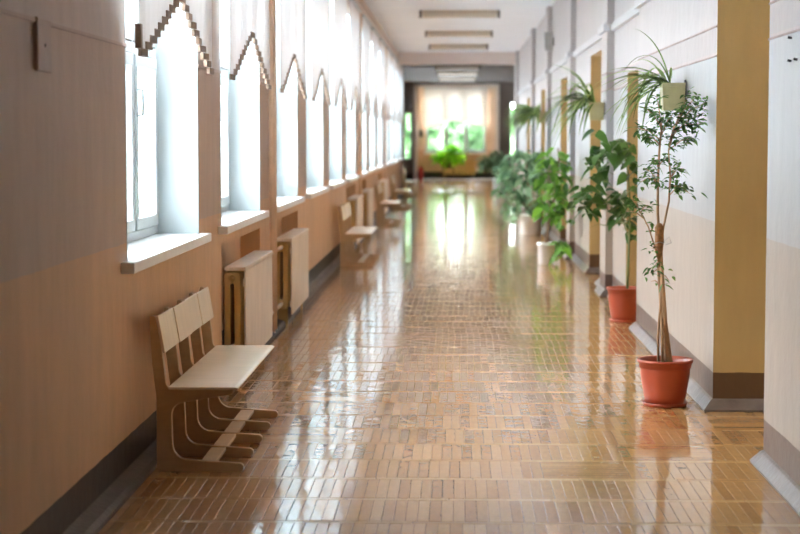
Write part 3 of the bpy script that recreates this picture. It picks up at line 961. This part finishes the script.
def ficus():
    r = random.Random(21)
    e = empty('potted_ficus', (1.222, 10.3, 0))
    terracotta(e)
    K = 0.00585
    P = lambda px, py, y=0.0: Vector(((px - 666) * K, y, 1.55 - (py - 138) * K))
    mb = MB()
    # thick twisting stem and two thin ones
    mb.tube([P(670, 362, 0.01), P(668, 345, 0.02), P(665, 320, 0.0), P(663, 290, -0.015), P(661, 262, 0.0), P(660, 235, 0.01), P(659, 222)], [0.024, 0.021, 0.016, 0.013, 0.012, 0.011, 0.009], 10)
    mb.tube([P(663, 362, -0.01), P(662.5, 330, -0.02), P(661, 300, 0.01), P(659, 270, 0.02), P(659, 240, 0.0), P(657, 210), P(657, 180), P(658, 150), P(660, 128)], [0.009, 0.009, 0.009, 0.009, 0.009, 0.008, 0.007, 0.006, 0.004], 8)
    mb.tube([P(659.5, 362, 0.02), P(659, 335, 0.025), P(660.5, 305, -0.01), P(662, 275, -0.02), P(659.5, 250), P(663, 225), P(668, 200), P(669, 175), P(667, 150), P(671, 130)], [0.007, 0.007, 0.008, 0.008, 0.008, 0.006, 0.006, 0.005, 0.004, 0.003], 8)
    mb.tube([P(660, 266), P(654, 245, -0.03), P(647, 225, -0.05), P(640, 212, -0.06)], [0.006, 0.005, 0.004, 0.003], 6)
    tk = mb
    mb = MB(); pts = [P(659, 258), P(659, 248), P(659, 238), P(658.5, 226), P(659, 222)]
    mb.tube(pts, [0.012, 0.022, 0.026, 0.024, 0.014], 12)
    mb.build('fibre_wrap', M['fibre'], e, smooth=True)
    mb = MB()
    mb.tube([P(659, 241) + Vector((0.028 * cos(t), 0.028 * sin(t), 0.004 * sin(3 * t))) for t in [k * pi / 8 for k in range(17)]], 0.003, 6)
    mb.tube([P(663, 240, -0.02), P(668, 235, -0.03), P(670, 241, -0.03), P(665, 243, -0.02)], 0.0022, 6)
    mb.build('tie', M['grey'], e)
    # branches carrying leaves: (start, end, leaves)
    br = tk; lf = MB()
    spec = [((660, 128), (640, 108), 26), ((660, 130), (655, 96), 26), ((671, 130), (690, 100), 40), ((671, 128), (706, 102), 46), ((671, 132), (700, 124), 34), ((671, 135), (703, 113), 26), ((668, 140), (690, 92), 22),
            ((659, 140), (634, 128), 40), ((659, 145), (642, 137), 34), ((667, 150), (690, 138), 34), ((667, 150), (676, 128), 34), ((658, 150), (664, 115), 34), ((660, 135), (672, 115), 34),
            ((657, 180), (640, 182), 22), ((657, 182), (645, 168), 20), ((657, 190), (650, 178), 16), ((669, 178), (684, 168), 22), ((668, 185), (686, 192), 24), ((668, 195), (680, 186), 20), ((668, 190), (673, 165), 20), ((658, 165), (668, 158), 20), ((658, 170), (650, 160), 12),
            ((640, 212), (632, 200), 18), ((643, 217), (628, 211), 14), ((640, 212), (646, 204), 12), ((650, 232), (656, 224), 4),
            ((659, 250), (650, 246), 8), ((659, 265), (652, 262), 9), ((661, 275), (669, 279), 6), ((660, 272), (650, 268), 6), ((660, 284), (653, 281), 4)]
    for (a, b, n) in spec:
        y0, y1 = 0.0, r.uniform(-0.2, 0.15)
        A, Bp = P(*a, y0), P(*b, y1)
        mid = (A + Bp) / 2 + Vector((0, 0, 0.02))
        br.tube([A, mid, Bp], [0.004, 0.003, 0.0015], 5)
        for k in range(int(n * 1.25)):
            t = r.uniform(0.2, 1.05)
            p = A.lerp(mid, t * 2) if t < 0.5 else mid.lerp(Bp, (t - 0.5) * 2)
            p = p + Vector((r.gauss(0, 0.02), r.gauss(0, 0.03), r.gauss(0, 0.018)))
            d = (Bp - A).normalized() * 0.5 + rdir(r, -0.7, 0.5)
            leaf(lf, p, d, r.uniform(0.034, 0.056), r.uniform(0.015, 0.023), 0.35, r.uniform(-0.6, 0.6))
    br.build('trunk', M['fbark'], e, smooth=True)
    lf.v = [(min(x, 0.238), y, z) for x, y, z in lf.v]
    lf.build('foliage', M['ficus'], e, smooth=True)
    finish(e, '', 'tall thin stemmed ficus in the front terracotta pot')
ficus()

def spider(name, loc, label, seed, n=34, spread=0.42, thin=1.0, flat=False):
    r = random.Random(seed)
    e = empty(name, loc)
    mb = MB()                              # tapered box open at the top, against the wall (wall is at +x)
    a, b, h = 0.074, 0.074, 0.175
    vs = []
    for (s, z) in ((0.90, -h), (1.0, 0), (0.93, 0), (0.90, -0.03)):
        vs += [(-a * s, -b * s, z), (a * s, -b * s, z), (a * s, b * s, z), (-a * s, b * s, z)]
    fs = [(3, 2, 1, 0)]
    for i in range(3):
        for k in range(4):
            k2 = (k + 1) % 4
            fs.append((i * 4 + k, i * 4 + k2, (i + 1) * 4 + k2, (i + 1) * 4 + k))
    mb.add(vs, fs)
    mb.box(-a * 1.03, a * 1.0, -b * 1.03, b * 1.03, -0.03, -0.022)
    mb.build('planter_box', M['planter'], e, bevel=0.003)
    mb = MB(); mb.box(-a * 0.9, a * 0.9, -b * 0.9, b * 0.9, -0.04, -0.028); mb.build('soil', M['soil'], e)
    mb = MB(); mb.box(a * 1.0, a + 0.005, -0.03, 0.03, -0.12, 0.02); mb.build('bracket', M['dark'], e)
    lf = MB()
    for k in range(n):
        # mostly towards the corridor (-x) and the sides, never into the wall
        az = pi + r.gauss(0, 0.75)
        az = max(pi - 1.5, min(pi + 1.5, az))
        L = r.uniform(0.30, 0.58) * (spread / 0.42)
        el = radians(r.choice((r.uniform(-10, 45), r.uniform(25, 80 if spread < 0.6 else 50))))
        if flat: el = radians(r.uniform(-5, 38))
        d = Vector((cos(az) * cos(el), sin(az) * cos(el), sin(el)))
        p = Vector((r.uniform(-0.06, -0.01), r.uniform(-0.04, 0.04), -0.012))
        g = r.uniform(1.2, 2.6) if flat else r.choice((r.uniform(2.6, 5.0), r.uniform(1.4, 2.6)))
        w = r.uniform(0.012, 0.021) * thin
        pts = []; N_ = 11
        v = d.copy()
        for i in range(N_):
            pts.append(p.copy())
            p = p + v * (L / (N_ - 1))
            v = (v + Vector((0, 0, -1)) * g / (N_ - 1) * 0.8).normalized()
        vs, fs = [], []
        for i, q in enumerate(pts):
            t = i / (N_ - 1)
            dd = (pts[min(i + 1, N_ - 1)] - pts[max(i - 1, 0)])
            D, S, U = frame_from(dd, Vector((sin(az), -cos(az), 0.01)).cross(dd) if False else Vector((0, 0, 1)))
            S = Vector((-sin(az), cos(az), 0))
            U = S.cross(D)
            hw = w * 0.5 * (0.55 + 0.45 * min(1, t * 5)) * (1 - t ** 2.5) + 0.0006
            q = Vector((min(q.x, a - 0.002), q.y, q.z))
            vs += [q + S * hw + U * hw * 0.5, q, q - S * hw + U * hw * 0.5]
        for i in range(N_ - 1):
            c = i * 3
            fs += [(c, c + 1, c + 4, c + 3), (c + 1, c + 2, c + 5, c + 4)]
        lf.add(vs, fs)
    lf.build('leaf_tuft', M['spider'], e, smooth=True)
    finish(e, '', label, 'spider plants in wall planters')

spider('hanging_spider_plant', (1.388, 11.45, 1.90), 'spider plant in olive wall planter just behind the tall ficus', 5, 46)
spider('hanging_spider_plant', (1.388, 17.62, 1.90), 'spider plant in olive wall planter on the first pilaster', 9, 64, 0.56, 1.3)
spider('hanging_spider_plant', (1.388, 28.9, 1.97), 'bushy green spider plant in wall planter above the leafy shrubs', 14, 130, 0.54, 1.8, True)

def shrub(name, loc, label, seed, pot, K, c0, stems, leaves, lmat, lsize, lshape=LEAF, wratio=0.6, dspread=0.25, stemmat='greenstem', droop=0.5, dens=1.0):
    """stems: list of point lists in photo units about c0; leaves: list of ((px,py),(rx,ry),count)"""
    r = random.Random(seed)
    e = empty(name, loc)
    pot(e)
    lim = (1.95 if name == 'potted_rubber_plant' else 1.463 if loc[1] < 40 else 9) - loc[0]
    P = lambda px, py, y=0.0: Vector(((px - c0) * K, y, 1.55 - (py - 138) * K))
    mb = MB()
    for pts, rad in stems:
        q = [P(*p, r.uniform(-0.03, 0.03) if i else 0) for i, p in enumerate(pts)]
        mb.tube(q, [rad * (1 - 0.6 * i / (len(q) - 1)) for i in range(len(q))], 8)
    lf = MB()
    for (cx, cy), (rx, ry), n in leaves:
        for k in range(max(2, int(n * dens))):
            a = r.uniform(0, 2 * pi); q = sqrt(r.random())
            p = P(cx + rx * q * cos(a), cy + ry * q * sin(a), r.gauss(0, dspread * 0.5))
            if p.x > lim - 0.1: p.x = lim - 0.1 - r.random() * 0.15
            d = rdir(r, -0.5, 0.4)
            L = r.uniform(*lsize)
            # a petiole back towards the stem axis
            leaf(lf, p, d, L, L * wratio * r.uniform(0.85, 1.1), droop, r.uniform(-0.8, 0.8), lshape)
            if name == 'potted_rubber_plant' and r.random() < 0.5:
                mb.tube([p, p - d * L * 0.5 - Vector((0, 0, 0.03))], [0.0016, 0.002], 4)
    lf.v = [(min(x, lim), y, z) for x, y, z in lf.v]; mb.v = [(min(x, lim), y, z) for x, y, z in mb.v]
    mb.build('stem', M[stemmat], e, smooth=True)
    lf.build('foliage', M[lmat], e, smooth=True)
    finish(e, '', label)
    return e

def tpot(e): terracotta(e, 0.152, 0.29, 0.105)
shrub('potted_rubber_plant', (1.435, 15.05, 0), 'broad leaved dark green plant in the farther terracotta pot by the recess', 31, tpot, 0.00847, 624,
      [([(627, 288), (627.5, 262), (628, 235), (629, 205), (627, 175), (622, 150), (614, 140)], 0.011), ([(627, 235), (615, 200), (600, 190), (585, 205)], 0.006), ([(628, 215), (612, 226), (598, 224), (590, 226)], 0.004), ([(625, 165), (605, 158), (592, 168)], 0.006), ([(629, 215), (634, 190), (632, 165)], 0.005)],
      [((596, 165), (11, 16), 20), ((612, 146), (16, 8), 20), ((622, 152), (10, 12), 14), ((632, 172), (5, 22), 12), ((603, 160), (14, 10), 14), ((595, 202), (16, 9), 20), ((588, 206), (13, 8), 12), ((612, 196), (12, 12), 16), ((627, 212), (8, 16), 16),
       ((578, 192), (8, 10), 7), ((630, 236), (3, 4), 3), ((585, 186), (14, 6), 6), ((593, 132), (4, 2), 2), ((630, 160), (6, 5), 5), ((618, 220), (4, 8), 4)],
      'broad', (0.095, 0.14), HEART, 0.78, 0.32, 'greenstem', 0.6, 0.8)

def wpot(R, H, rb):
    def f(e):
        mb = MB(); mb.lathe([(0.001, 0.0), (rb, 0.0), (rb + 0.01, 0.01), (R - 0.012, H - 0.05), (R, H - 0.045), (R, H), (R - 0.012, H), (R - 0.02, H - 0.04)], n=40)
        mb.build('pot', M['whitepot'], e, smooth=True)
        mb = MB(); mb.lathe([(0.0005, H - 0.03), (R - 0.018, H - 0.034)], n=30); mb.build('soil', M['soil'], e)
    return f

# tall light green shrub with low shoots in a slim white pot
shrub('potted_shrub', (1.12, 21.9, 0), 'bright green shrub with low trailing shoots in a slim white pot', 41, wpot(0.115, 0.27, 0.085), 0.01232, 545.5,
      [([(545.5, 244), (547, 232), (549, 218), (553, 200), (556, 180), (558, 160), (557, 148)], 0.022), ([(549, 220), (560, 205), (568, 190), (572, 175)], 0.010), ([(549, 215), (541, 200), (540, 180)], 0.009), ([(546, 243), (556, 243), (566, 243)], 0.006)],
      [((556, 170), (14, 20), 80), ((562, 190), (16, 18), 80), ((552, 205), (18, 14), 70), ((549, 158), (10, 14), 36), ((543, 190), (8, 20), 40), ((566, 205), (8, 8), 20), ((561, 221), (5, 6), 10), ((552, 215), (12, 6), 24), ((565, 246), (14, 6), 40), ((556, 250), (8, 9), 24)],
      'bright', (0.10, 0.18), LEAF, 0.62, 0.42, 'bark', 0.55, 0.5)
# large blue green shrub in wide white tub
shrub('potted_shrub', (1.22, 28.7, 0), 'large bluish green shrub in a wide white tub, fullest of the corridor', 51, wpot(0.175, 0.33, 0.15), 0.01614, 531,
      [([(531, 218), (530, 200), (528, 180), (526, 160)], 0.025), ([(531, 215), (518, 195), (510, 180)], 0.015), ([(531, 212), (541, 190), (544, 165)], 0.015)],
      [((521, 172), (22, 22), 190), ((512, 190), (14, 22), 110), ((527, 160), (18, 9), 80), ((538, 172), (14, 22), 90), ((520, 205), (16, 14), 70), ((510, 212), (8, 12), 24), ((545, 164), (7, 10), 24), ((508, 170), (10, 12), 36), ((543, 195), (8, 12), 20)],
      'blueleaf', (0.11, 0.19), LEAF, 0.62, 0.6, 'bark', 0.6, 0.5)
# far blue green bush in the lobby
shrub('potted_shrub', (1.25, 50.5, 0), 'bluish green bush standing beyond the beam near the wide opening', 61, wpot(0.2, 0.42, 0.17), 0.0284, 499,
      [([(499, 176), (498, 168), (496, 158)], 0.03)],
      [((490, 162), (11, 9), 110), ((500, 160), (9, 9), 70), ((483, 164), (5, 7), 30)],
      'blueleaf', (0.14, 0.24), LEAF, 0.62, 0.6, 'bark', 0.6)
# lime plant in front of the end window on a stand
def stand(e):
    for sx in (-1, 1):
        for sy in (-1, 1):
            mb = MB(); mb.box(sx * 0.2 - 0.02, sx * 0.2 + 0.02, sy * 0.16 - 0.02, sy * 0.16 + 0.02, 0, 0.4); mb.build('stand_leg', M['bark'], e)
    mb = MB(); mb.box(-0.24, 0.24, -0.2, 0.2, 0.4, 0.43); mb.build('stand_top', M['bark'], e)
    mb = MB(); mb.lathe([(0.001, 0.43), (0.11, 0.43), (0.15, 0.66), (0.14, 0.66), (0.13, 0.62), (0.001, 0.62)], n=30); mb.build('pot', M['bark'], e, smooth=True)
shrub('potted_plant', (-0.27, 67.9, 0), 'lime green bushy plant on a low stand before the end window', 71, stand, 0.0382, 448,
      [([(448, 164), (448, 158), (449, 150)], 0.02)],
      [((448, 157), (14, 7), 150), ((453, 151), (6, 7), 60), ((439, 157), (7, 5), 40), ((460, 156), (5, 4), 24)],
      'lime', (0.18, 0.32), LEAF, 0.55, 0.5, 'greenstem', 0.6)
# two small pots on the end sill
for x, s, lab in ((-0.68, 81, 'small dark potted plant on the far sill above the red extinguisher side'), (0.58, 82, 'small dark potted plant on the far sill, plant side half')):
    r = random.Random(s)
    e = empty('sill_plant', (x, YE - 0.055, EZ0 + 0.001))
    mb = MB(); mb.lathe([(0.001, 0), (0.05, 0), (0.07, 0.11), (0.06, 0.11), (0.055, 0.09), (0.001, 0.09)], n=24); mb.build('pot', M['dark'], e, smooth=True)
    lf = MB()
    for k in range(26):
        leaf(lf, Vector((r.gauss(0, 0.03), r.uniform(-0.03, 0.0), 0.1 + r.random() * 0.1)), Vector((r.uniform(-1, 1), r.uniform(-0.9, 0.1), r.uniform(0.0, 1))), r.uniform(0.07, 0.12), 0.05, 0.4)
    lf.build('foliage', M['broad'], e, smooth=True)
    finish(e, '', lab)

# red extinguisher on the floor at the far opening
e = empty('fire_extinguisher', (-1.27, 66.4, 0))
mb = MB(); mb.lathe([(0.001, 0.0), (0.085, 0.0), (0.09, 0.02), (0.09, 0.40), (0.07, 0.46), (0.03, 0.49), (0.001, 0.49)], n=28); mb.build('cylinder_body', M['red'], e, smooth=True)
mb = MB(); mb.box(-0.02, 0.02, -0.03, 0.03, 0.49, 0.55); mb.box(-0.015, 0.015, -0.12, 0.0, 0.535, 0.555); mb.build('valve', M['dark'], e)
mb = MB(); mb.tube([(0.0, -0.03, 0.51), (0.08, -0.07, 0.45), (0.105, -0.04, 0.3), (0.1, 0, 0.18)], 0.012, 8); mb.build('hose', M['dark'], e, smooth=True)
tag(e, 'red fire extinguisher standing on the floor beside the wide opening', 'fire extinguisher')

# radiator under the end window (with grille), small switch on the end wall
e = empty('radiator', (0.15, YE - 0.12, 0))
for k in range(20):
    mb = MB(); x = -0.62 + 0.065 * k
    mb.box(x - 0.026, x + 0.026, -0.05, 0.05, 0.12, 0.72); mb.build('radiator_section', M['iron'], e, bevel=0.012)
for x in (-0.55, 0.55):
    mb = MB(); mb.box(x - 0.015, x + 0.015, -0.03, 0.03, 0, 0.13); mb.build('radiator_foot', M['iron'], e)
tag(e, 'brown radiator under the end window behind the lime green plant', 'radiator')
e = empty('wall_switch', (-1.33, YE - 0.001, 1.72))
mb = MB(); mb.box(-0.06, 0.06, -0.04, 0, -0.13, 0.13); mb.build('switch_box', M['dark'], e, bevel=0.006)
tag(e, 'small dark box on the end wall beside the far window', 'switch box')

# ------------------------------------------------------------------ outdoors
mb = MB(); mb.add([(-120, -60, -0.45), (120, -60, -0.45), (120, 190, -0.45), (-120, 190, -0.45)], [(0, 1, 2, 3)])
tag(mb.build('ground', M['paving']), 'pale courtyard outside the windows', 'ground', kind='structure')

def tree(loc, seed, label, blobs, h):
    r = random.Random(seed)
    e = empty('garden_tree', loc)
    mb = MB(); mb.tube([(0, 0, 0), (0.05, 0, h * 0.4), (-0.05, 0.05, h * 0.8)], [0.14, 0.11, 0.05], 10)
    for (bx, by, bz, br_) in blobs: mb.tube([(0.03, 0, h * 0.4), (bx * 0.6, by * 0.6, bz * 0.85), (bx, by, bz)], [0.06, 0.04, 0.015], 6)
    mb.build('trunk', M['bark'], e, smooth=True)
    lf = MB()
    for (bx, by, bz, br_) in blobs:
        for k in range(int(2600 * br_)):
            v = Vector((r.gauss(0, 1), r.gauss(0, 1), r.gauss(0, 1))).normalized() * br_ * (r.random() ** 0.4)
            leaf(lf, Vector((bx, by, bz)) + v, rdir(r), r.uniform(0.12, 0.22), 0.11, 0.3)
    lf.build('foliage', M['tree'], e)
    tag(e, label, 'tree', 'trees outside the end window')

tree((-2.0, 80, -0.45), 1, 'pale green tree outside the end window, at its switch box side', [(0, 0, 2.4, 0.8), (0.5, 0, 1.7, 0.8), (0.9, 0, 2.6, 0.6), (-0.3, 0, 1.5, 0.9), (-0.5, 0.2, 3.2, 0.8), (0.6, 0, 0.9, 0.7), (0.8, 0.3, 1.9, 0.7)], 3)
tree((0.0, 83, -0.45), 2, 'pale green tree outside the end window, behind its middle pane', [(0, 0, 1.9, 0.8), (-0.6, 0, 1.2, 0.8), (0.5, 0, 2.5, 0.7), (0.6, 0.2, 1.3, 0.8), (-0.3, 0.4, 2.6, 0.5)], 3)
tree((1.45, 80, -0.45), 3, 'pale green tree outside the end window, at its plant side', [(0, 0, 2.6, 0.8), (0.4, 0, 1.5, 0.9), (-0.6, 0, 1.2, 0.7), (0.3, 0, 3.1, 0.7), (-0.8, 0.2, 2.0, 0.7)], 3)

tree((2.95, 87.5, -0.45), 4, 'pale green tree added outside the plant side narrow window to dim it', [(0, 0, 2.2, 0.55), (0.1, 0, 1.5, 0.5), (0, 0.1, 3.0, 0.5)], 3)  # added tree, softens the bright window strip and its floor reflection

# ------------------------------------------------------------------ light: bright overcast sky
W = bpy.data.worlds.new('sky'); SC.world = W; W.use_nodes = True
N, L = W.node_tree.nodes, W.node_tree.links
bg = N['Background']
tc = N.new('ShaderNodeTexCoord'); sp = N.new('ShaderNodeSeparateXYZ'); L.new(tc.outputs['Generated'], sp.inputs[0])
mr = N.new('ShaderNodeMapRange'); mr.inputs['From Min'].default_value = 0; mr.inputs['From Max'].default_value = 1
L.new(sp.outputs['Z'], mr.inputs['Value'])
cr = ramp_const(N, [(0, (0.40, 0.42, 0.44)), (0.3, (0.70, 0.76, 0.82)), (0.6, (0.95, 1.0, 1.08)), (1, (0.90, 1.0, 1.12))], 'LINEAR')
L.new(mr.outputs[0], cr.inputs['Fac'])
# thin overcast, made brighter towards the far window side
vm = N.new('ShaderNodeVectorMath'); vm.operation = 'DOT_PRODUCT'; L.new(tc.outputs['Generated'], vm.inputs[0])
vm.inputs[1].default_value = Vector((-0.72, 0.62, 0.32)).normalized()
gr = N.new('ShaderNodeMapRange'); gr.inputs['From Min'].default_value = -0.2; gr.inputs['From Max'].default_value = 1
gr.inputs['To Min'].default_value = 0.35; gr.inputs['To Max'].default_value = 1.6
L.new(vm.outputs['Value'], gr.inputs['Value'])
mxw = N.new('ShaderNodeMix'); mxw.data_type = 'RGBA'; mxw.blend_type = 'MULTIPLY'; mxw.inputs['Factor'].default_value = 1
L.new(cr.outputs[0], mxw.inputs['A']); L.new(gr.outputs[0], mxw.inputs['B']); L.new(mxw.outputs['Result'], bg.inputs['Color'])
bg.inputs['Strength'].default_value = 18.0

sd = bpy.data.lights.new('sun', 'SUN'); sd.energy = 110; sd.angle = radians(3); sd.color = (0.95, 0.97, 1.0)  # added sun behind the building, lights the courtyard to brighten the ceiling
so = bpy.data.objects.new('sun', sd); COL.objects.link(so); so.location = (30, -10, 40)
so.rotation_euler = Vector((-0.62, 0.12, -0.78)).to_track_quat('-Z', 'Y').to_euler()

# daylight portals in the window openings (they guide sampling, they give no light themselves)
def portal(name, loc, rot, sx, sy):
    d = bpy.data.lights.new(name, 'AREA'); d.shape = 'RECTANGLE'; d.size = sx; d.size_y = sy
    d.cycles.is_portal = True
    o = bpy.data.objects.new(name, d); COL.objects.link(o); o.location = loc; o.rotation_euler = rot
for k, (a, b) in enumerate(wins):
    portal('window_portal', (XF - 0.1, (a + b) / 2, (SILL + HEAD) / 2), (0, -pi / 2, 0), HEAD - SILL, WLEN)
for a, b in LW: portal('window_portal', (-2.86, (a + b) / 2, (SILL + HEAD) / 2), (0, -pi / 2, 0), HEAD - SILL, b - a)
portal('window_portal', ((EW0 + EW1) / 2, YE + 0.2, (EZ0 + EZ1) / 2), (-pi / 2, 0, 0), EW1 - EW0, EZ1 - EZ0)

# ------------------------------------------------------------------ camera
cd = bpy.data.cameras.new('camera'); cam = bpy.data.objects.new('camera', cd); COL.objects.link(cam)
cd.lens = 80; cd.sensor_width = 36; cd.clip_end = 400
F = 80 / 36 * 800
cam.location = (0, 0, 1.55)
cam.rotation_euler = (pi / 2 - math.atan(129 / F), 0, math.atan(55 / F))
cd.dof.use_dof = True; cd.dof.focus_distance = 9.6; cd.dof.aperture_fstop = 2.9
SC.camera = cam

SC.view_settings.view_transform = 'Standard'
SC.view_settings.look = 'None'
SC.view_settings.gamma = 1
SC.view_settings.use_curve_mapping = False
SC.view_settings.exposure = 1.05
SC.cycles.use_denoising = True
SC.cycles.max_bounces = 12
SC.cycles.diffuse_bounces = 7
SC.cycles.transparent_max_bounces = 16
SC.cycles.sample_clamp_indirect = 8
SC.cycles.caustics_reflective = False
SC.cycles.caustics_refractive = False
